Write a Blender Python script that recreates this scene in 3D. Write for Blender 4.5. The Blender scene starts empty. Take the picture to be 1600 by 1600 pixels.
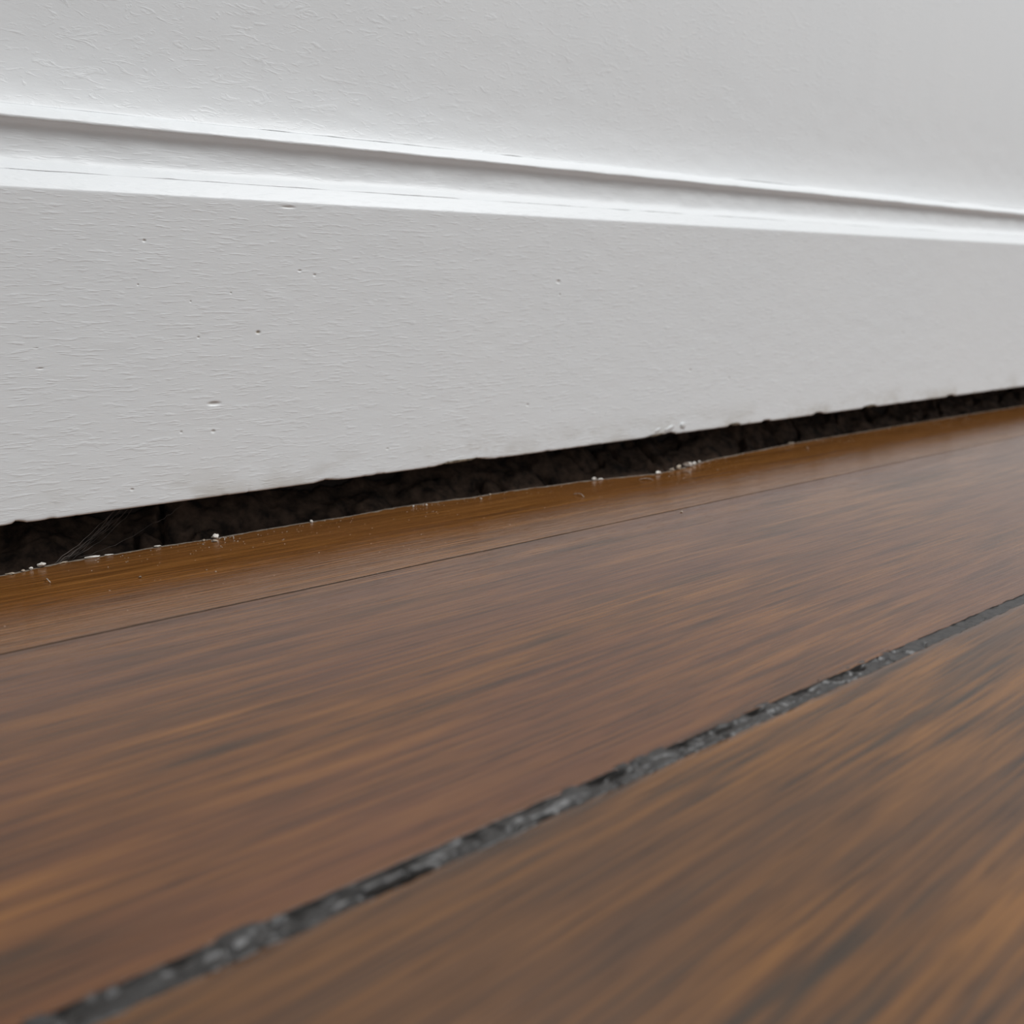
import bpy, bmesh, math, random
import numpy as np
from mathutils import Matrix, Vector

random.seed(4)
rng = np.random.default_rng(11)
sc = bpy.context.scene
C = sc.collection

# ------------------------------------------------------------------ camera
# metres; X runs along the wall, Y into the wall, Z up; finished floor is z = 0
F_PX = 1500.0
PITCH = math.radians(13.24)          # looking down
THETA = math.radians(51.63)          # angle between view and the wall's run
cam_d = bpy.data.cameras.new('camera')
cam = bpy.data.objects.new('camera', cam_d)
C.objects.link(cam)
cam_d.sensor_fit = 'HORIZONTAL'
cam_d.sensor_width = 36.0
cam_d.lens = 36.0 * F_PX / 1600.0
cam_d.clip_start = 0.005
cam.location = (0.0, -0.31, 0.0835)
fw = Vector((math.cos(THETA) * math.cos(PITCH), math.sin(THETA) * math.cos(PITCH), -math.sin(PITCH)))
cam.rotation_euler = fw.to_track_quat('-Z', 'Y').to_euler()
cam_d.dof.use_dof = True
cam_d.dof.focus_distance = 0.295
cam_d.dof.aperture_fstop = 15.0
sc.camera = cam

# ------------------------------------------------------------------ light
world = bpy.data.worlds.new('room_light')
sc.world = world
world.use_nodes = True
bg = world.node_tree.nodes['Background']
bg.inputs['Color'].default_value = (0.93, 0.97, 1.0, 1)
bg.inputs['Strength'].default_value = 0.38

def area(name, loc, target, size, size_y, power, color):
    l = bpy.data.lights.new(name, 'AREA')
    l.shape = 'RECTANGLE'; l.size = size; l.size_y = size_y
    l.energy = power; l.color = color
    o = bpy.data.objects.new(name, l); C.objects.link(o)
    o.location = loc
    o.rotation_euler = (Vector(target) - Vector(loc)).to_track_quat('-Z', 'Y').to_euler()
    return o
area('window_light', (1.15, -0.98, 2.12), (0.45, 0.0, 0.05), 1.3, 0.9, 51.0, (0.99, 0.995, 1.0))

vs = sc.view_settings
vs.view_transform = 'Standard'; vs.look = 'None'
vs.gamma = 1.0; vs.use_curve_mapping = False
vs.exposure = 0.0
sc.cycles.use_denoising = True

# ------------------------------------------------------------------ helpers
def vnoise(x, y, seed=0):
    """smooth 2-d value noise in -1..1 for numpy arrays"""
    r = np.random.default_rng(seed).uniform(-1, 1, 65536)
    xi = np.floor(x).astype(np.int64); yi = np.floor(y).astype(np.int64)
    fx = x - xi; fy = y - yi
    fx = fx * fx * (3 - 2 * fx); fy = fy * fy * (3 - 2 * fy)
    h = lambda a, b: r[((a * 73856093) ^ (b * 19349663)) & 65535]
    return ((h(xi, yi) * (1 - fx) + h(xi + 1, yi) * fx) * (1 - fy)
            + (h(xi, yi + 1) * (1 - fx) + h(xi + 1, yi + 1) * fx) * fy)

def fbm(x, y, seed=0, octs=4, gain=0.5):
    s = np.zeros(np.broadcast(x, y).shape); a = 1.0
    for i in range(octs):
        s = s + a * vnoise(x * 2 ** i + 17.3 * i, y * 2 ** i + 5.1 * i, seed + i)
        a *= gain
    return s

def xs_line(lo, hi, a=0.0, b=0.8, fine=0.0008, coarse=0.02):
    l = np.arange(lo, a, coarse); m = np.arange(a, b, fine); r = np.arange(b, hi + 1e-6, coarse)
    return np.concatenate([l, m, r])

def grid_mesh(name, P, mats, smooth=True, face_mat=None, closed=False, attr=None):
    """P: (nx, ny, 3) vertex grid -> one mesh"""
    nx, ny = P.shape[:2]
    idx = np.arange(nx * ny).reshape(nx, ny)
    if closed:
        idx = np.concatenate([idx, idx[:, :1]], axis=1)
    q = np.stack([idx[:-1, :-1], idx[1:, :-1], idx[1:, 1:], idx[:-1, 1:]], -1)
    nq = q.shape[1]
    faces = q.reshape(-1, 4)
    me = bpy.data.meshes.new(name)
    n = len(faces)
    me.vertices.add(nx * ny); me.vertices.foreach_set('co', P.reshape(-1).astype(np.float32))
    extra = []
    if closed:
        extra = [idx[0, :-1], idx[-1, :-1][::-1]]
    nl = n * 4 + sum(len(e) for e in extra)
    me.loops.add(nl); me.polygons.add(n + len(extra))
    lv = np.concatenate([faces.reshape(-1)] + [np.asarray(e) for e in extra])
    me.loops.foreach_set('vertex_index', lv.astype(np.int32))
    starts = list(range(0, n * 4, 4)); p = n * 4
    for e in extra:
        starts.append(p); p += len(e)
    me.polygons.foreach_set('loop_start', np.array(starts, np.int32))
    sm = np.ones(n + len(extra), bool) if smooth else np.zeros(n + len(extra), bool)
    sm[n:] = False
    me.polygons.foreach_set('use_smooth', sm)
    if face_mat is not None:
        mi = np.tile(np.asarray(face_mat, np.int32), nx - 1)
        mi = np.concatenate([mi, np.zeros(len(extra), np.int32)])
        me.polygons.foreach_set('material_index', mi)
    me.update(calc_edges=True)
    if attr is not None:
        at = me.attributes.new('dirt', 'FLOAT', 'POINT')
        at.data.foreach_set('value', attr.reshape(-1).astype(np.float32))
    me.validate()
    for m in (mats if isinstance(mats, (list, tuple)) else [mats]):
        me.materials.append(m)
    return me

def link(name, me, parent=None, loc=None):
    o = bpy.data.objects.new(name, me); C.objects.link(o)
    if parent: o.parent = parent
    if loc is not None: o.location = loc
    return o

def tag(o, label, cat=None, group=None, kind=None):
    o['label'] = label
    if cat: o['category'] = cat
    if group: o['group'] = group
    if kind: o['kind'] = kind
    return o

def catmull(pts, per=5):
    p = np.array(pts, float)
    q = np.vstack([2 * p[0] - p[1], p, 2 * p[-1] - p[-2]])
    out = []
    for i in range(1, len(q) - 2):
        for t in np.linspace(0, 1, per, endpoint=False):
            a, b, c, d = q[i - 1], q[i], q[i + 1], q[i + 2]
            out.append(0.5 * (2 * b + (c - a) * t + (2 * a - 5 * b + 4 * c - d) * t * t + (3 * b - a - 3 * c + d) * t ** 3))
    out.append(p[-1])
    return np.array(out)

# ------------------------------------------------------------------ materials
class NT:
    def __init__(s, name):
        s.m = bpy.data.materials.new(name); s.m.use_nodes = True
        s.t = s.m.node_tree; s.b = s.t.nodes['Principled BSDF']
        s.tc = s.t.nodes.new('ShaderNodeTexCoord')
    def n(s, typ, **kw):
        nd = s.t.nodes.new(typ)
        for k, v in kw.items(): setattr(nd, k, v)
        return nd
    def l(s, a, b): s.t.links.new(a, b)
    def mapping(s, scale, rot=(0, 0, 0), loc=(0, 0, 0), src=None):
        m = s.n('ShaderNodeMapping')
        m.inputs['Scale'].default_value = scale; m.inputs['Rotation'].default_value = rot
        m.inputs['Location'].default_value = loc
        s.l(src if src is not None else s.tc.outputs['Object'], m.inputs['Vector'])
        return m.outputs['Vector']
    def noise(s, vec, scale=1.0, detail=3.0, rough=0.5, dist=0.0):
        n = s.n('ShaderNodeTexNoise')
        n.inputs['Scale'].default_value = scale; n.inputs['Detail'].default_value = detail
        n.inputs['Roughness'].default_value = rough; n.inputs['Distortion'].default_value = dist
        s.l(vec, n.inputs['Vector'])
        return n.outputs['Fac']
    def ramp(s, fac, stops):
        r = s.n('ShaderNodeValToRGB'); e = r.color_ramp.elements
        while len(e) < len(stops): e.new(0.5)
        for el, (p, c) in zip(e, stops):
            el.position = p; el.color = c if len(c) == 4 else (*c, 1)
        s.l(fac, r.inputs['Fac'])
        return r.outputs['Color']
    def mix(s, fac, a, b, mode='MIX'):
        m = s.n('ShaderNodeMix', data_type='RGBA', blend_type=mode)
        for sock, v in ((m.inputs['Factor'], fac), (m.inputs['A'], a), (m.inputs['B'], b)):
            if sock.name == 'Factor':
                pass
        fi = m.inputs[0]; ai = m.inputs[6]; bi = m.inputs[7]
        for sock, v in ((fi, fac), (ai, a), (bi, b)):
            if hasattr(v, 'links'): s.l(v, sock)
            elif isinstance(v, (int, float)): sock.default_value = v
            else: sock.default_value = (*v, 1) if len(v) == 3 else v
        return m.outputs[2]
    def math(s, op, a, b=0.0):
        m = s.n('ShaderNodeMath', operation=op)
        for sock, v in zip(m.inputs, (a, b)):
            if hasattr(v, 'links'): s.l(v, sock)
            else: sock.default_value = v
        return m.outputs[0]
    def bump(s, h, strength, dist, normal=None):
        b = s.n('ShaderNodeBump')
        b.inputs['Strength'].default_value = strength; b.inputs['Distance'].default_value = dist
        s.l(h, b.inputs['Height'])
        if normal is not None: s.l(normal, b.inputs['Normal'])
        return b.outputs['Normal']

def paint(name, curved):
    t = NT(name)
    if curved:      # loose, curling brush marks
        w = t.mapping((130, 300, 420), rot=(0, math.radians(24), 0))
        st = t.noise(w, 1.0, 3.0, 0.55, 1.6)
        w2 = t.mapping((420, 900, 900), rot=(0, math.radians(40), 0))
        fine = t.noise(w2, 1.0, 2.0, 0.5, 0.8)
        d1 = 0.0006
    else:           # short level brush dashes
        w = t.mapping((165, 300, 1150))
        st = t.noise(w, 1.0, 2.0, 0.5, 0.25)
        w2 = t.mapping((260, 900, 1500), loc=(3, 1, 2))
        fine = t.noise(w2, 1.0, 2.0, 0.5, 0.6)
        d1 = 0.00042
    stc = t.ramp(st, [(0.54, (0, 0, 0)), (0.72, (1, 1, 1))])
    n1 = t.bump(stc, 0.15 if curved else 0.19, d1)
    n2 = t.bump(fine, 0.15, 0.00020, n1)
    big = t.noise(t.mapping((14, 14, 9)), 1.0, 3.0, 0.5)
    base = t.mix(big, (0.780, 0.802, 0.812), (0.805, 0.818, 0.820))
    at = t.n('ShaderNodeAttribute', attribute_name='dirt')
    base = t.mix(at.outputs['Fac'], base, (0.34, 0.28, 0.19))
    t.l(base, t.b.inputs['Base Color'])
    t.l(n2, t.b.inputs['Normal'])
    t.b.inputs['Roughness'].default_value = 0.42
    t.b.inputs['Specular IOR Level'].default_value = 0.35
    return t.m

def wood(name, hi, mid, lo, red, rot=0.0, streak=200.0, contrast=0.16, off=(0, 0, 0), rough=0.13, along=9.0):
    t = NT(name)
    r = (0, 0, math.radians(rot))
    rv = t.mapping((1, 1, 1), rot=r, loc=off)
    wob = t.noise(t.mapping((4, 12, 12), src=rv), 1.0, 1.0)
    # slow sideways wander of the grain
    sx = t.n('ShaderNodeSeparateXYZ'); t.l(rv, sx.inputs[0])
    yy = t.math('ADD', sx.outputs['Y'], t.math('MULTIPLY', wob, 0.006))
    cx = t.n('ShaderNodeCombineXYZ')
    t.l(sx.outputs['X'], cx.inputs['X']); t.l(yy, cx.inputs['Y']); t.l(sx.outputs['Z'], cx.inputs['Z'])
    v = cx.outputs[0]
    s1 = t.noise(t.mapping((along, streak, 40), src=v), 1.0, 4.0, 0.58)
    s2 = t.noise(t.mapping((26, streak * 3.6, 60), src=v), 1.0, 4.0, 0.62)
    s3 = t.noise(t.mapping((9, 26, 20), loc=(4, 2, 1), src=v), 1.0, 3.0, 0.55)
    fac = t.math('ADD', t.math('MULTIPLY', s1, 0.58), t.math('MULTIPLY', s2, 0.42))
    c = t.ramp(fac, [(0.5 - contrast * 0.85, lo), (0.49, mid), (0.5 + contrast * 0.85, hi)])
    c = t.mix(t.math('MULTIPLY', t.ramp(s3, [(0.40, (0, 0, 0)), (0.62, (1, 1, 1))]), 0.62), c, red)
    fl = t.noise(t.mapping((20, streak * 5.5, 60), loc=(7, 3, 0), src=v), 1.0, 3.0, 0.6)
    c = t.mix(1.0, c, t.ramp(fl, [(0.33, (0.62, 0.62, 0.64)), (0.5, (1, 1, 1)), (0.66, (1.0, 1.0, 1.0))]), 'MULTIPLY')
    c = t.mix(t.ramp(fl, [(0.52, (0, 0, 0)), (0.72, (0.45, 0.45, 0.45))]), c, hi)
    # open pores: fine dark ticks along the grain
    pr = t.noise(t.mapping((55, 1700, 90), src=v), 1.0, 2.0, 0.5)
    prm = t.ramp(pr, [(0.28, (0.45, 0.42, 0.40)), (0.42, (1, 1, 1))])
    c = t.mix(1.0, c, prm, 'MULTIPLY')
    t.l(c, t.b.inputs['Base Color'])
    rn = t.ramp(s1, [(0.3, (rough + 0.06,) * 3), (0.7, (rough - 0.05,) * 3)])
    t.l(rn, t.b.inputs['Roughness'])
    h = t.math('ADD', t.math('MULTIPLY', s2, 0.5), t.math('MULTIPLY', pr, 0.5))
    t.l(t.bump(h, 0.40, 0.00030), t.b.inputs['Normal'])
    t.b.inputs['IOR'].default_value = 1.50
    return t.m

def plain(name, c1, c2, scale, rough, bump=0.0, dist=0.0005):
    t = NT(name)
    n = t.noise(t.mapping((scale,) * 3), 1.0, 4.0, 0.6)
    t.l(t.mix(t.ramp(n, [(0.35, (0, 0, 0)), (0.65, (1, 1, 1))]), c1, c2), t.b.inputs['Base Color'])
    t.b.inputs['Roughness'].default_value = rough
    if bump: t.l(t.bump(n, bump, dist), t.b.inputs['Normal'])
    return t.m

M_board = paint('white_paint_level_strokes', False)
M_wall = paint('white_paint_curling_strokes', True)
M_strip = wood('strip_wood', (0.255, 0.110, 0.030), (0.160, 0.063, 0.015), (0.090, 0.034, 0.009), (0.165, 0.068, 0.022), rot=0.4, streak=260, off=(0.3, 0.1, 0))
M_mid = wood('plank_wood', (0.212, 0.086, 0.021), (0.124, 0.048, 0.015), (0.060, 0.029, 0.013), (0.116, 0.044, 0.022), rot=-1.2, streak=165, off=(1.7, 0.4, 0), along=15.0)
M_front = wood('front_plank_wood', (0.205, 0.086, 0.020), (0.115, 0.049, 0.015), (0.045, 0.027, 0.015), (0.088, 0.041, 0.019), rot=-3.6, streak=190, contrast=0.12, off=(0.6, 0.9, 0), along=13.0)
M_edge = plain('dusty_raw_edge', (0.16, 0.12, 0.085), (0.26, 0.22, 0.18), 900, 0.9, 0.4)
M_fill = plain('black_tar_filler', (0.015, 0.0135, 0.0125), (0.038, 0.034, 0.031), 500, 0.42, 0.3, 0.0003)
M_dirt = plain('dark_crumbly_dirt', (0.024, 0.015, 0.011), (0.150, 0.094, 0.064), 170, 0.95, 0.5, 0.0008)
M_crumb = plain('white_plaster', (0.60, 0.55, 0.49), (0.80, 0.77, 0.72), 900, 0.85, 0.3)
M_crumbt = plain('tan_plaster', (0.30, 0.24, 0.18), (0.46, 0.39, 0.31), 900, 0.85, 0.3)
M_dust = plain('grey_dust', (0.28, 0.24, 0.20), (0.50, 0.45, 0.40), 900, 0.95)
M_web = plain('cobweb_silk', (0.05, 0.042, 0.036), (0.16, 0.135, 0.12), 300, 0.9)
M_chip = plain('bare_chipped_wood', (0.10, 0.075, 0.05), (0.26, 0.21, 0.15), 600, 0.9, 0.4)
M_sub = plain('subfloor_timber', (0.05, 0.035, 0.025), (0.09, 0.06, 0.04), 40, 0.9)
M_mason = plain('raw_masonry', (0.05, 0.04, 0.035), (0.10, 0.08, 0.07), 60, 0.95)

# ------------------------------------------------------------------ wall, moulding, skirting board
mmv = lambda pts: np.array(pts, float) / 1000.0

def extrude_profile(prof, xs, wob=0.00010, seed=3):
    P = np.zeros((len(xs), len(prof), 3))
    P[:, :, 0] = xs[:, None]
    P[:, :, 1] = prof[None, :, 0]
    P[:, :, 2] = prof[None, :, 1]
    wy = fbm(xs[:, None] * 90, prof[None, :, 1] * 180, seed, 3) * wob
    wz = fbm(xs[:, None] * 70, prof[None, :, 1] * 120, seed + 9, 3) * wob
    return P, wy, wz

XLO, XHI = -1.2, 2.4
xs = xs_line(XLO, XHI, 0.0, 0.85, 0.001, 0.03)

# wall: painted face above the moulding, curving out to meet it; masonry behind
face = catmull(mmv([(8.0, 134.1), (8.5, 135.1), (9.4, 137.8), (10.3, 142.0), (11.1, 148.0), (11.6, 156.5), (11.8, 169), (11.8, 185)]), 5)
prof = np.vstack([mmv([(11.8, 2400)]), mmv([(11.8, 1200)]), mmv([(11.8, 500)]), mmv([(11.8, 260)]), face[::-1], mmv([(31, 134.1), (31, -60), (130, -60), (130, 2400)])])
P, wy, wz = extrude_profile(prof, xs, 0.00006, 3)
nface = 4 + len(face)
P[:, :nface, 1] += wy[:, :nface]
P[:, 4:nface, 2] += wz[:, 4:nface]
P[:, nface - 3:nface, 2] += (np.clip(fbm(xs * 35, xs * 0 + 2.7, 63, 4) + 0.05, 0, 0.6) * 0.0003)[:, None]
dirt = np.zeros(P.shape[:2])
fm = [0] * (nface - 1) + [1] * (len(prof) - nface + 1)
me = grid_mesh('wall_back', P[:, ::-1], [M_wall, M_mason], closed=True, face_mat=fm[:-1][::-1] + [0], attr=dirt[:, ::-1])
wall = tag(link('wall_back', me), 'white brush-painted wall face rising above the grooved moulding', 'wall', kind='structure')

# moulding: rounded bead over a hollow cove
tp = catmull(mmv([(3.7, 116.0), (3.9, 116.3), (4.9, 117.35), (6.0, 118.6), (6.7, 120.0), (7.1, 121.8), (7.3, 123.8), (7.35, 125.6), (7.2, 127.3), (6.8, 128.5), (6.0, 129.3),
                  (5.2, 130.0), (5.0, 130.6), (5.25, 131.2), (6.1, 132.3), (7.2, 133.5), (7.8, 134.1)]), 5)
prof = np.vstack([tp, mmv([(31, 134.1), (31, 116.0)])])
P, wy, wz = extrude_profile(prof, xs, 0.00013, 23)
k = len(tp)
P[:, 1:k - 1, 1] += wy[:, 1:k - 1]; P[:, 1:k - 1, 2] += wz[:, 1:k - 1]
me = grid_mesh('trim_1', P, [M_board], closed=True, attr=np.zeros(P.shape[:2]))
trim = tag(link('trim_1', me), 'white painted bead and hollow moulding between wall and skirting board', 'moulding', kind='structure')

# skirting board: denser columns and rows where dents sit
dents = [  # x, z, half width, half height, depth (mm), dirt
    (119.2, 45.8, 1.9, 0.62, 0.42, 0.45), (136.4, 68.4, 0.75, 0.5, 0.35, 0.9), (115.9, 67.4, 0.45, 0.3, 0.2, 0.4),
    (152.9, 88.6, 0.6, 0.32, 0.25, 0.3), (158.4, 87.2, 0.55, 0.4, 0.22, 0.3), (149.9, 109.2, 2.3, 0.35, 0.28, 0.55),
    (118.1, 36.8, 0.65, 0.5, 0.25, 0.5), (101.4, 97.1, 0.5, 0.4, 0.25, 0.6), (269.9, 85.3, 0.9, 0.7, 0.25, 0.45),
    (270.6, 80.0, 0.5, 0.5, 0.15, 0.4), (352.7, 44.5, 0.8, 0.55, 0.2, 0.5), (252.3, 35.5, 0.7, 0.5, 0.2, 0.4),
    (539.6, 56.6, 1.4, 0.9, 0.1, 0.25), (90.2, 20.9, 0.5, 0.4, 0.2, 0.6), (127.9, 81.3, 0.35, 0.3, 0.15, 0.4),
    (114.3, 78.7, 0.3, 0.3, 0.15, 0.4), (98.3, 83.9, 0.3, 0.3, 0.15, 0.4), (184.0, 24.2, 0.6, 0.35, 0.15, 0.4),
    (381.4, 39.2, 0.6, 0.6, 0.15, 0.4), (107.5, 37.5, 0.45, 0.35, 0.18, 0.45),
    (66.9, 62.8, 0.17, 3.0, 0.22, 0.50), (67.8, 59.9, 0.9, 0.25, 0.2, 0.50), (67.4, 65.8, 0.6, 0.2, 0.12, 0.2)]
dents = [tuple(np.array(d[:5]) / 1000) + (d[5],) for d in dents]
bx = [xs_line(XLO, XHI, 0.0, 0.85, 0.001, 0.03)]
rows = [np.arange(0.0165, 0.1095, 0.0012)]
for d in dents:
    bx.append(d[0] + np.linspace(-2.2, 2.2, 15) * d[2])
    rows.append(np.clip(d[1] + np.linspace(-2.2, 2.2, 13) * d[3], 0.0166, 0.1094))
bx = np.unique(np.round(np.concatenate(bx), 6)); bx = bx[np.concatenate([[True], np.diff(bx) > 6e-5])]
rows = np.unique(np.round(np.concatenate(rows), 6)); rows = rows[np.concatenate([[True], np.diff(rows) > 6e-5])]
cup = lambda z: -0.0030 * np.clip((0.108 - z) / 0.093, 0, 1) ** 2     # slight outward bow, added so the face catches more light towards its foot
low = np.array([[0.00035, 0.0150], [0.00006, 0.0153], [0.0, 0.0158]])
top = catmull(mmv([(0, 109.8), (0.03, 110.6), (0.20, 111.1), (0.80, 112.0), (1.8, 113.4), (2.9, 114.9), (3.73, 116.0)]), 4)
front = np.vstack([low, np.stack([np.zeros_like(rows), rows], 1), top])
back = mmv([(30, 116.0), (30, 15.0)])
prof = np.vstack([front, back])
P, wy, wz = extrude_profile(prof, bx, 0.000035, 41)
k = len(front)
X = P[:, :k, 0]; Z = P[:, :k, 2]
dirt = np.zeros(P.shape[:2])
disp = wy[:, :k].copy()
tip = (np.arange(k) >= k - 2)
disp[:, tip] = 0
for (dx, dz, hw, hh, dep, dr) in dents:
    g = np.exp(-(((X - dx) / hw) ** 2 + ((Z - dz) / hh) ** 2) ** 1.5)
    disp += g * dep
    dirt[:, :k] = np.maximum(dirt[:, :k], g * dr * (0.9 if dr > 0.8 else 0.5))
P[:, :k, 1] += disp + cup(Z)
P[:, k + 1, 1] += 0
# hairline cracks where the paint has parted from the moulding
P[:, k - 3:k, 2] -= (np.clip(fbm(bx * 40, bx * 0 + 1.7, 57, 4) - 0.3, 0, 0.6) * 0.00013)[:, None]
# ragged foot of the board: nicks along the arris
nick = np.clip(fbm(bx * 420, bx * 0 + 3.3, 77, 4) - 0.35, 0, 1) * 0.00025
for cx, w, h in [(0.0567, 0.0016, 0.0007), (0.1583, 0.004, 0.0006), (0.219, 0.011, 0.0013), (0.330, 0.006, 0.0008), (0.3388, 0.003, 0.0013),
                 (0.3859, 0.004, 0.0014), (0.4579, 0.004, 0.0012), (0.508, 0.006, 0.0014), (0.60, 0.004, 0.001), (0.412, 0.003, 0.0008)]:
    nick = np.maximum(nick, h * np.exp(-((bx - cx) / w) ** 4) * (0.8 + 0.3 * fbm(bx * 900, bx * 0, 5, 2)))
wgt = np.clip(1 - (Z - 0.015) / 0.0030, 0, 1)
P[:, :k, 2] += nick[:, None] * wgt * 1.0
P[:, :k, 1] += nick[:, None] * np.clip(1 - (Z - 0.015) / 0.0012, 0, 1) * 1.2
# grime rubbed along the foot, in patches
patch = np.clip(fbm(X * 60, Z * 120, 91, 5, 0.6) * 0.9 + 0.10, 0, 1) * np.clip(1 - (Z - 0.015) / 0.014, 0, 1) ** 1.6
for cx, cz, w, h, a in [(0.2257, 0.020, 0.010, 0.005, 0.35), (0.338, 0.0185, 0.007, 0.004, 0.35), (0.455, 0.018, 0.02, 0.004, 0.22), (0.52, 0.019, 0.03, 0.005, 0.2)]:
    patch += a * np.exp(-((X - cx) / w) ** 2 - ((Z - cz) / h) ** 2) * np.clip(0.7 + fbm(X * 500, Z * 900, 15, 3), 0, 1.5)
dirt[:, :k] = np.clip(np.maximum(dirt[:, :k], 0.38 * patch), 0, 1)
dirt[:, :2] = np.maximum(dirt[:, :2], np.clip(nick / 0.0012, 0, 1)[:, None] * 0.9)
fm = [0] * (k - 1) + [1] * 3
me = grid_mesh('baseboard_back', P, [M_board, M_mason], closed=True, face_mat=fm, attr=dirt)
board = tag(link('baseboard_back', me), 'white painted skirting board with dents and a chipped lower edge', 'skirting board', kind='structure')

# lifted flakes of paint and bare slivers along the foot of the board
def lens_flake(name, x, z, w, h, lift, mat, label, tilt=0.0):
    bm = bmesh.new(); n = 14; ring = []
    for i in range(n):
        a = 2 * math.pi * i / n; r = random.uniform(0.75, 1.1)
        px = math.cos(a) * w * r; pz = math.sin(a) * h * r
        ring.append((px * math.cos(tilt) - pz * math.sin(tilt), pz * math.cos(tilt) + px * math.sin(tilt)))
    f0 = [bm.verts.new((a, -lift - 0.00012 * (b / h), b)) for a, b in ring]
    b0 = [bm.verts.new((a * 0.96, 0.0002, b * 0.96)) for a, b in ring]
    c0 = bm.verts.new((0, -lift - 0.00018, 0))
    for i in range(n):
        j = (i + 1) % n
        bm.faces.new((c0, f0[j], f0[i])); bm.faces.new((f0[i], f0[j], b0[j], b0[i]))
    bm.faces.new(b0[::-1])
    bmesh.ops.recalc_face_normals(bm, faces=bm.faces)
    me = bpy.data.meshes.new(name); bm.to_mesh(me); bm.free(); me.materials.append(mat)
    o = link(name, me, board, (x, float(cup(np.array(z))), z)); o['label'] = label
    return o
lens_flake('paint_flake', 0.3385, 0.0181, 0.0035, 0.0011, 0.0004, M_board, 'curled flake of white paint', 0.25)
lens_flake('paint_flake', 0.3475, 0.0186, 0.0018, 0.0012, 0.0005, M_board, 'curled flake of white paint', -0.5)
lens_flake('paint_flake', 0.330, 0.0178, 0.0022, 0.0008, 0.0003, M_board, 'curled flake of white paint', 0.4)
lens_flake('chipped_patch', 0.2165, 0.0160, 0.0085, 0.00055, 0.00025, M_chip, 'bare grey-brown sliver where paint chipped off', 0.03)
lens_flake('chipped_patch', 0.3290, 0.0157, 0.0036, 0.0005, 0.00025, M_chip, 'bare grey-brown sliver where paint chipped off', 0.10)
lens_flake('chipped_patch', 0.3865, 0.0160, 0.0030, 0.0008, 0.00025, M_chip, 'bare grey-brown sliver where paint chipped off', 0.0)
lens_flake('chipped_patch', 0.5080, 0.0160, 0.0050, 0.0008, 0.00025, M_chip, 'bare grey-brown sliver where paint chipped off', 0.0)

# ------------------------------------------------------------------ floor
floor = bpy.data.objects.new('floor', None); C.objects.link(floor)
tag(floor, 'dark brown varnished floorboards running along the white skirting board', 'floor', kind='structure')

edge_x = np.array([-600, 30, 50.2, 57.1, 65.5, 74, 85.4, 95.3, 104.1, 111.8, 122.2, 132.6, 151, 170.1, 189, 206.4, 224.4, 245, 264.6, 285.3, 302.7, 320.4, 337.1, 368.2, 418.5, 442.7, 480.1, 529.2, 570.4, 640, 760, 2400]) / 1000
edge_y = np.array([0, 0, -1.6, -0.5, 2.0, 2.4, 1.6, 2.5, 1.9, 1.1, 1.6, 2.3, 2.2, 1.5, 3.2, 1.9, -0.2, -0.5, -2.5, -4.5, -8.4, -12.6, -10.2, -3.3, 0, 2.2, 2.3, 2.4, 3.4, 3.0, 2.0, 2.0]) / 1000
def jag(x, amp, freq, seed): return fbm(x * freq, x * 0 + 0.5, seed, 4, 0.6) * amp
def strip_back(x): return np.interp(x, edge_x, edge_y) + jag(x, 0.00035, 260, 201)
def joint_mid(x): return -0.0712 + 0.0137 * (np.clip(x, -0.1, 0.9) - 0.037)
def joint_gap(x): return np.clip(0.00042 - 0.00075 * (x - 0.20), 0.00008, 0.00044)
def strip_front(x): return joint_mid(x) + joint_gap(x) + jag(x, 0.00009, 500, 211)
def mid_back(x): return joint_mid(x) - joint_gap(x) + jag(x, 0.00009, 500, 221)
def fill_top(x): return -0.2003 + 0.0075 * (np.clip(x, -0.1, 0.7) - 0.016)
def fill_bot(x): return np.minimum(-0.2050 + 0.014 * (np.clip(x, -0.1, 0.3) - 0.025), fill_top(x) - 0.0024)
def mid_front(x): return fill_top(x) + jag(x, 0.00022, 330, 231)
def front_back(x): return fill_bot(x) + jag(x, 0.00022, 330, 241)

def plank(name, yf, yb, mats, bevel=(0.0004, 0.0004), t=0.019, fine=0.0007, label=None, back_dusty=False, dark_front=False, z0=0.0):
    x = xs_line(XLO, XHI, -0.02, 0.85, fine, 0.03)
    a, b = yf(x), yb(x)
    bf, bb = bevel
    z = jag(x, 0.00003, 60, 301)
    w = b - a
    cols = [(a, -t), (a, -bf), (a + bf * 0.35, -bf * 0.3), (a + bf, 0.0), (a + bf * 1.6, 0.0), (a + bf * 3, 0.0)]
    for q in (0.15, 0.4, 0.6, 0.85): cols.append((a + w * q, 0.0))
    rim = 0.0013 + jag(x, 0.0006, 300, 311) if back_dusty else bb * 2.0
    cols += [(b - bb - np.maximum(rim, 0.0002) - 0.0006, 0.0), (b - bb - np.maximum(rim, 0.0002), 0.0), (b - bb, 0.0), (b - bb * 0.35, -bb * 0.3), (b, -bb), (b, -t)]
    P = np.zeros((len(x), len(cols), 3))
    for i, (yy, zz) in enumerate(cols):
        P[:, i, 0] = x; P[:, i, 1] = yy; P[:, i, 2] = zz + z0
    fm = [0] * len(cols)
    if back_dusty: fm[-5:-1] = [1, 1, 1, 1]
    if dark_front: fm[0:2] = [len(mats) - 1] * 2
    me = grid_mesh(name, P, mats, closed=True, face_mat=fm)
    o = link(name, me, floor)
    if label: o['label'] = label
    return o
plank('floorboard', strip_front, strip_back, [M_strip, M_edge, M_sub], dark_front=True, bevel=(0.00008, 0.0005), label='narrow honey-brown strip of floorboard with a dusty rough back edge', back_dusty=True)  # joint side coloured dark to deepen the shade in the thin crack
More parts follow.
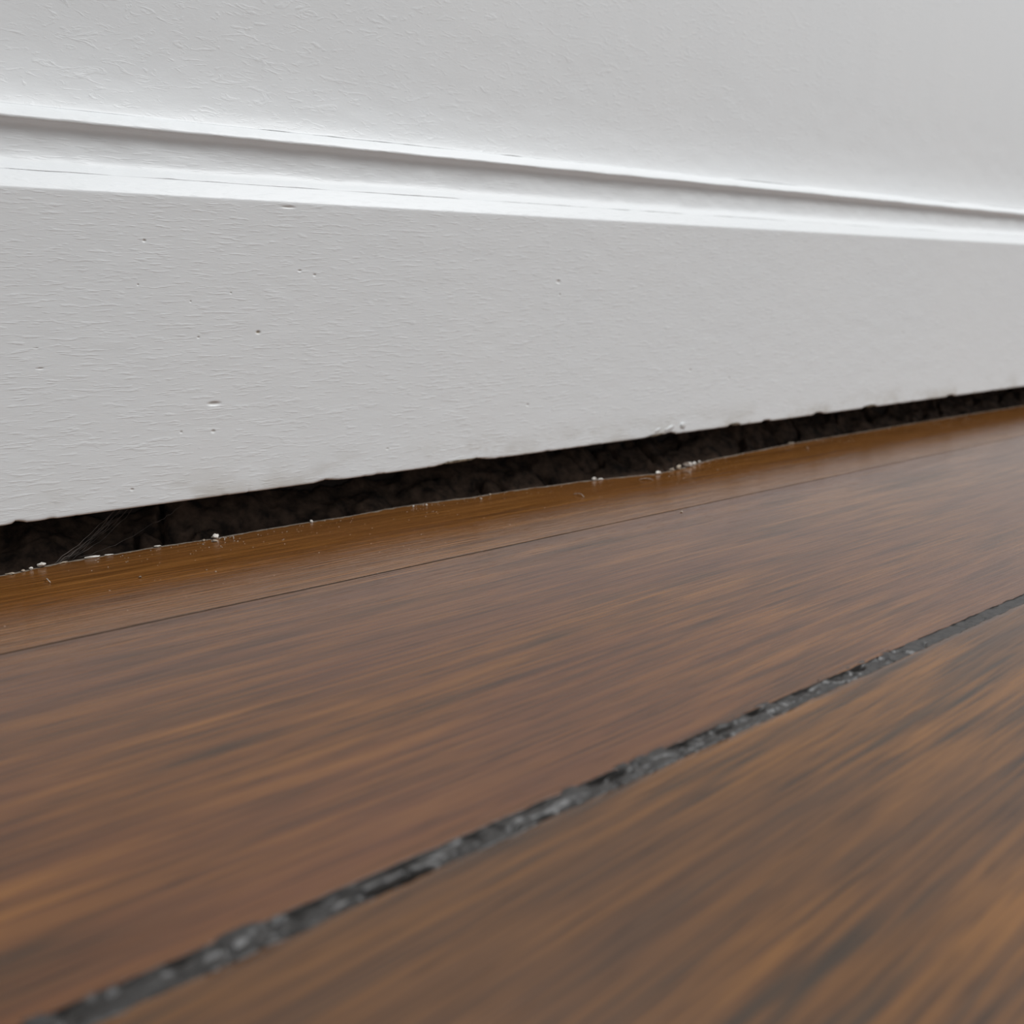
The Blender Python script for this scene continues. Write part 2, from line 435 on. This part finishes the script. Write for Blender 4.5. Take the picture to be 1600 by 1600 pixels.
plank('floorboard', mid_front, mid_back, [M_mid, M_fill], bevel=(0.00010, 0.00008), label='reddish brown wide floorboard', dark_front=True)
plank('floorboard', lambda x: x * 0 - 0.3340, front_back, [M_front], bevel=(0.0006, 0.0007), label='streaked dark brown floorboard nearest the viewer', fine=0.0007)
for i in range(6):      # the floor goes on across the room
    y1 = -0.3346 - i * 0.1306
    plank('floorboard', lambda x, y1=y1: x * 0 + y1 - 0.130, lambda x, y1=y1: x * 0 + y1, [M_mid if i % 2 == 0 else M_front], fine=0.02)

# tar filler squeezed into the wide joint, cracked and lumpy
x = xs_line(XLO, XHI, 0.0, 0.62, 0.0004, 0.02)
v = np.linspace(0, 1, 21)
A = fill_bot(x)[:, None] - 0.0006; B = fill_top(x)[:, None] + 0.0006
Y = A + (B - A) * v[None, :]
Xg = np.repeat(x[:, None], len(v), 1)
h = -0.00015 + 0.00065 * fbm(Xg * 150, Y * 380, 401, 3, 0.5) + 0.00016 * np.abs(fbm(Xg * 600, Y * 700, 431, 2))
crack = np.clip(0.17 - np.abs(fbm(Xg * 150 + Y * 120, Y * 210, 421, 2)), 0, 1) / 0.17
h -= 0.0009 * crack
flat = np.clip((Xg - 0.19) / 0.03, 0, 1)                       # smoother further along
h = h * (1 - flat * 0.75) + flat * 0.75 * (-0.0002)
for cx, cy, w, hh, d in [(0.0635, -0.2036, 0.0045, 0.0007, 0.006), (0.092, -0.2032, 0.002, 0.0005, 0.003), (0.187, -0.1995, 0.0016, 0.0009, 0.003), (0.150, -0.1997, 0.002, 0.0006, 0.003), (0.139, -0.2005, 0.002, 0.0006, 0.003), (0.110, -0.2005, 0.0015, 0.0008, 0.003)]:
    h -= d * np.exp(-((Xg - cx) / w) ** 2 - ((Y - cy) / hh) ** 2)
h = np.minimum(h, 0.0003)
P = np.stack([Xg, Y, h], -1)
bot = P[:, [20, 0]].copy(); bot[:, :, 2] = -0.018
me = grid_mesh('joint_filler', np.concatenate([P, bot], 1), [M_fill], closed=True)
fo = link('joint_filler', me, floor); fo['label'] = 'black crumbling tar filler in the wide joint'
# subfloor below
P = np.zeros((2, 4, 3))
P[:, :, 0] = np.array([XLO, XHI])[:, None]
P[:, :, 1] = np.array([-1.25, 0.031, 0.031, -1.25]); P[:, :, 2] = np.array([-0.0192, -0.0192, -0.05, -0.05])
link('subfloor', grid_mesh('subfloor', P, [M_sub], smooth=False, closed=True), floor)

# ------------------------------------------------------------------ dirt packed behind the gap
x = xs_line(XLO, XHI, 0.0, 0.85, 0.0007, 0.03)
y = np.linspace(-0.016, 0.0305, 58)
Xg, Yg = np.meshgrid(x, y, indexing='ij')
ramp = np.interp(Yg, [-0.016, 0.002, 0.008, 0.018, 0.0305], [-0.011, -0.009, -0.006, 0.0015, 0.008])
h = ramp + 0.0040 * fbm(Xg * 60, Yg * 80, 501, 4, 0.45) + 0.0005 * np.abs(fbm(Xg * 400, Yg * 420, 531, 3))
ck = np.clip(0.10 - np.abs(fbm(Xg * 32, Yg * 25 + 2.0, 561, 3)), 0, 1) / 0.10
h -= 0.0075 * ck
front_lim = np.where(Yg < strip_back(Xg) + 0.0015, -0.0075, 0.0135)
h = np.clip(h, -0.0185, np.minimum(front_lim, 0.0138))
P = np.stack([Xg, Yg, h], -1)
bot = P[:, [-1, 0]].copy(); bot[:, :, 2] = -0.0192
# under the strip the dirt is cut back to the strip's own edge
lim = strip_back(x)[:, None] + 0.0004
P[:, :, 1] = np.maximum(P[:, :, 1], lim + (np.arange(len(y)) * 1e-6)[None, :]); bot[:, 1, 1] = P[:, 0, 1]
dirt_o = link('packed_dirt', grid_mesh('packed_dirt', np.concatenate([P, bot], 1), [M_dirt], closed=True, smooth=True))
tag(dirt_o, 'dark brown crumbly dirt filling the gap under the skirting board', 'dirt', kind='stuff')

# ------------------------------------------------------------------ crumbs
def crumb_mesh(name, seed, mat, sub=2):
    bm = bmesh.new(); bmesh.ops.create_icosphere(bm, subdivisions=sub, radius=0.5)
    r = random.Random(seed)
    planes = [(Vector((r.uniform(-1, 1), r.uniform(-1, 1), r.uniform(-1, 1))).normalized(), r.uniform(0.18, 0.42)) for _ in range(11)]
    for v in bm.verts:
        for nrm, d in planes:
            e = v.co.dot(nrm) - d
            if e > 0: v.co -= nrm * e
        v.co *= r.uniform(0.84, 1.12)
    lo = min(v.co.z for v in bm.verts); hi = max(v.co.z for v in bm.verts)
    for v in bm.verts: v.co.z = (v.co.z - lo) / (hi - lo)
    for ax in (0, 1):
        lo = min(v.co[ax] for v in bm.verts); hi = max(v.co[ax] for v in bm.verts)
        for v in bm.verts: v.co[ax] = (v.co[ax] - lo) / (hi - lo) - 0.5
    me = bpy.data.meshes.new(name); bm.to_mesh(me); bm.free(); me.materials.append(mat)
    return me
def on_edge(x, inset): return float(strip_back(np.array([x]))[0]) - inset
G1 = 'plaster crumbs along the gap edge'
crumbs = [  # x mm, back from edge mm (or None + y), w, d, h, mat, label
    (62.3, 1.5, 2.8, 2.0, 1.7, 'w', 'largest white plaster crumb of the cluster at the far left end of the gap'),
    (58.9, 1.5, 1.3, 1.1, 1.0, 'w', 'small white crumb just left of the largest far-left plaster crumb'),
    (56.5, 1.6, 1.3, 1.1, 0.8, 't', 'small tan crumb, third from the right in the far-left cluster'),
    (52.8, 1.6, 2.8, 1.4, 0.7, 't', 'flat greyish crumb at the extreme left edge of the gap'),
    (68.6, 1.4, 2.9, 1.0, 0.5, 't', 'thin tan sliver at the foot of the cobweb'),
    (77.2, 1.5, 4.8, 1.3, 0.8, 'w', 'long flat pale plaster sliver right of the cobweb foot'),
    (82.2, 1.4, 2.8, 0.9, 0.5, 'w', 'short thin pale sliver just right of the long flat one'),
    (97.6, 1.6, 2.5, 1.2, 0.7, 'w', 'flat pale crumb midway between cobweb and the bright round crumb'),
    (116.6, 1.5, 2.6, 2.1, 1.9, 'w', 'brightest round white plaster crumb on the gap edge at left'),
    (115.0, 5.0, 2.1, 1.6, 0.9, 't', 'dull tan crumb in front of the brightest round white crumb'),
    (112.6, 2.0, 1.3, 1.1, 0.7, 't', 'tiny tan crumb just left of the brightest round crumb'),
    (153.0, 1.6, 1.1, 1.0, 0.9, 'w', 'tiny lone white crumb right of the brightest round crumb'),
    (195.4, 4.0, 0.9, 0.9, 0.8, 'w', 'left one of two tiny white specks near the middle of the strip'),
    (200.6, 5.0, 0.9, 0.9, 0.8, 'w', 'right one of two tiny white specks near the middle of the strip'),
    (224.1, 6.5, 1.0, 0.9, 0.8, 't', 'tiny tan speck below the long chipped patch of the board'),
    (231.6, 2.4, 1.0, 0.9, 0.8, 't', 'tiny tan speck on the gap edge below the long chipped patch'),
    (286.8, 1.3, 2.4, 1.6, 1.6, 'w', 'white crumb, left of the touching pair near the middle of the gap'),
    (289.3, 2.0, 2.8, 1.4, 0.9, 'w', 'flat white crumb, right of the touching pair near the middle of the gap'),
    (319.4, 1.3, 3.6, 2.1, 1.5, 'w', 'lone white crumb at the deepest notch of the floorboard edge'),
    (330.0, 1.3, 2.3, 1.7, 1.4, 't', 'tan crumb at the left end of the row right of the notch'),
    (334.8, 1.5, 3.6, 2.3, 2.2, 't', 'second tan crumb in the row right of the notch'),
    (343.3, 1.5, 5.6, 2.8, 2.6, 'w', 'largest pale crumb in the row right of the notch'),
    (350.2, 1.4, 2.1, 1.6, 1.6, 'w', 'small white crumb right of the largest in the right-hand row'),
    (355.2, 1.3, 1.8, 1.4, 1.3, 'w', 'last small white crumb at the right end of the row'),
    (439.0, 1.5, 3.4, 1.5, 1.0, 't', 'flat tan crumb alone on the gap edge at right'),
]
for i, (cx, inset, w, d, hh, mk, label) in enumerate(crumbs):
    me = crumb_mesh('plaster_crumb', 100 + i, M_crumb if mk == 'w' else M_crumbt)
    me.transform(Matrix.Diagonal((w / 1000, d / 1000, hh / 1000, 1)) )
    o = link('plaster_crumb', me, None, (cx / 1000, on_edge(cx / 1000, inset / 1000), -0.00003))
    o.rotation_euler = (0, 0, random.uniform(-0.4, 0.4))
    tag(o, label, 'crumb', G1)
for cx, cy, w, d, hh, label in [(82.1, -30.3, 0.95, 0.9, 0.7, 'single pale round speck out on the honey-brown strip at left'), (270.3, -72.0, 1.5, 1.0, 0.6, 'tiny pale crumb lodged on the thin joint between strip and wide board')]:
    me = crumb_mesh('plaster_crumb', int(cx), M_crumbt); me.transform(Matrix.Diagonal((w / 1000, d / 1000, hh / 1000, 1)))
    tag(link('plaster_crumb', me, None, (cx / 1000, cy / 1000, -0.00003)), label, 'crumb', 'plaster crumbs on the boards')

# fine dust strewn along the back of the strip: past counting
bm = bmesh.new()
for i in range(900):
    px = random.uniform(0.03, 0.62)
    back = abs(random.gauss(0, 1)) * 0.009 + 0.0005 if random.random() < 0.75 else random.uniform(0.001, 0.06)
    if vnoise(np.array([px * 45.0]), np.array([0.3]), 9)[0] < -0.15 and random.random() < 0.8: continue
    py = on_edge(px, back + 0.0006)
    s = random.uniform(0.00010, 0.00028) * (1.5 if random.random() < 0.08 else 1)
    m = Matrix.Translation((px, py, s * 0.25)) @ Matrix.Rotation(random.uniform(0, 3), 4, 'Z') @ Matrix.Diagonal((s * random.uniform(0.8, 2.2), s, s * 0.7, 1))
    bmesh.ops.create_icosphere(bm, subdivisions=1, radius=0.6, matrix=m)
me = bpy.data.meshes.new('dust_specks'); bm.to_mesh(me); bm.free(); me.materials.append(M_dust)
tag(link('dust_specks', me), 'fine pale dust strewn along the back edge of the honey-brown strip', 'dust', kind='stuff')

# ------------------------------------------------------------------ fibres and cobweb
def tube(bm, pts, rad, sides=5):
    pts = [Vector(p) for p in pts]; rings = []
    for i, p in enumerate(pts):
        t = (pts[min(i + 1, len(pts) - 1)] - pts[max(i - 1, 0)]).normalized()
        u = t.cross(Vector((0.1, 0.2, 1))).normalized(); w = t.cross(u)
        r = rad * (0.5 if i in (0, len(pts) - 1) else 1)
        rings.append([bm.verts.new(p + (u * math.cos(a) + w * math.sin(a)) * r) for a in [2 * math.pi * k / sides for k in range(sides)]])
    for a, b in zip(rings, rings[1:]):
        for k in range(sides): bm.faces.new((a[k], a[(k + 1) % sides], b[(k + 1) % sides], b[k]))
    bm.faces.new(rings[0][::-1]); bm.faces.new(rings[-1])

def fibre(x, y, length, ang, curl, label, mat=M_dust, rad=0.00013, rise=0.0008):
    bm = bmesh.new(); pts = []; a = ang; p = Vector((0, 0, rad))
    n = 12
    for i in range(n):
        pts.append((p.x, p.y, rad + rise * math.sin(math.pi * i / (n - 1))))
        p = p + Vector((math.cos(a), math.sin(a), 0)) * (length / n); a += curl / n
    tube(bm, pts, rad)
    me = bpy.data.meshes.new('dust_fibre'); bm.to_mesh(me); bm.free(); me.materials.append(mat)
    tag(link('dust_fibre', me, None, (x, y, 0)), label, 'fibre', 'dust fibres on the boards')
fibre(0.0600, -0.0155, 0.0042, -1.9, 0.9, 'curled pale dust fibre below the far-left crumb cluster')
fibre(0.1180, -0.0050, 0.0036, 0.9, 2.6, 'looped grey fibre beside the brightest round crumb')
fibre(0.1205, -0.0030, 0.0030, -0.4, -2.2, 'short grey fibre right of the looped one')
fibre(0.2590, -0.0300, 0.0080, 1.2, 0.7, 'long pale upright fibre left of the floorboard notch')
fibre(0.3320, -0.0170, 0.0065, -1.4, -0.6, 'pale fibre hanging off the right-hand crumb row')
fibre(0.3030, -0.0180, 0.0070, -1.2, 0.9, 'faint tan fibre in front of the floorboard notch')

bm = bmesh.new()
wr = random.Random(8)
def strand(a, b, sag, rad, n=14):
    a, b = Vector(a), Vector(b); pts = []
    for i in range(n):
        t = i / (n - 1); p = a.lerp(b, t)
        p.z -= sag * math.sin(math.pi * t); p += Vector((0, 1, 1)) * wr.uniform(-0.00030, 0.00030)
        pts.append(p)
    tube(bm, pts, rad)
for i in range(9):
    x0 = 0.0655 + i * 0.0007 + wr.uniform(-0.0006, 0.0006)
    x1 = 0.0870 + i * 0.0011 + wr.uniform(-0.001, 0.001)
    strand((x0, 0.0016 + 0.0003 * i, -0.0004), (x1, 0.0040 + 0.0006 * i, 0.0150), wr.uniform(0.0006, 0.0022), wr.choice((0.00005, 0.00008, 0.00011)))
for i in range(5):
    t = wr.uniform(0.15, 0.7)
    strand((0.0665 + 0.021 * t, 0.0030, 0.014 * t - 0.001), (0.0725 + 0.021 * t, 0.0052, 0.015 * t + 0.0005), 0.0003, 0.00006, 6)
strand((0.0985, 0.004, 0.0075), (0.1120, 0.005, 0.0150), 0.0008, 0.00008)
strand((0.0735, 0.0024, 0.0002), (0.0985, 0.004, 0.0075), 0.0012, 0.00005)
me = bpy.data.meshes.new('cobweb'); bm.to_mesh(me); bm.free(); me.materials.append(M_web)
tag(link('cobweb', me), 'dusty grey cobweb strands stretched across the dark gap at left', 'cobweb')
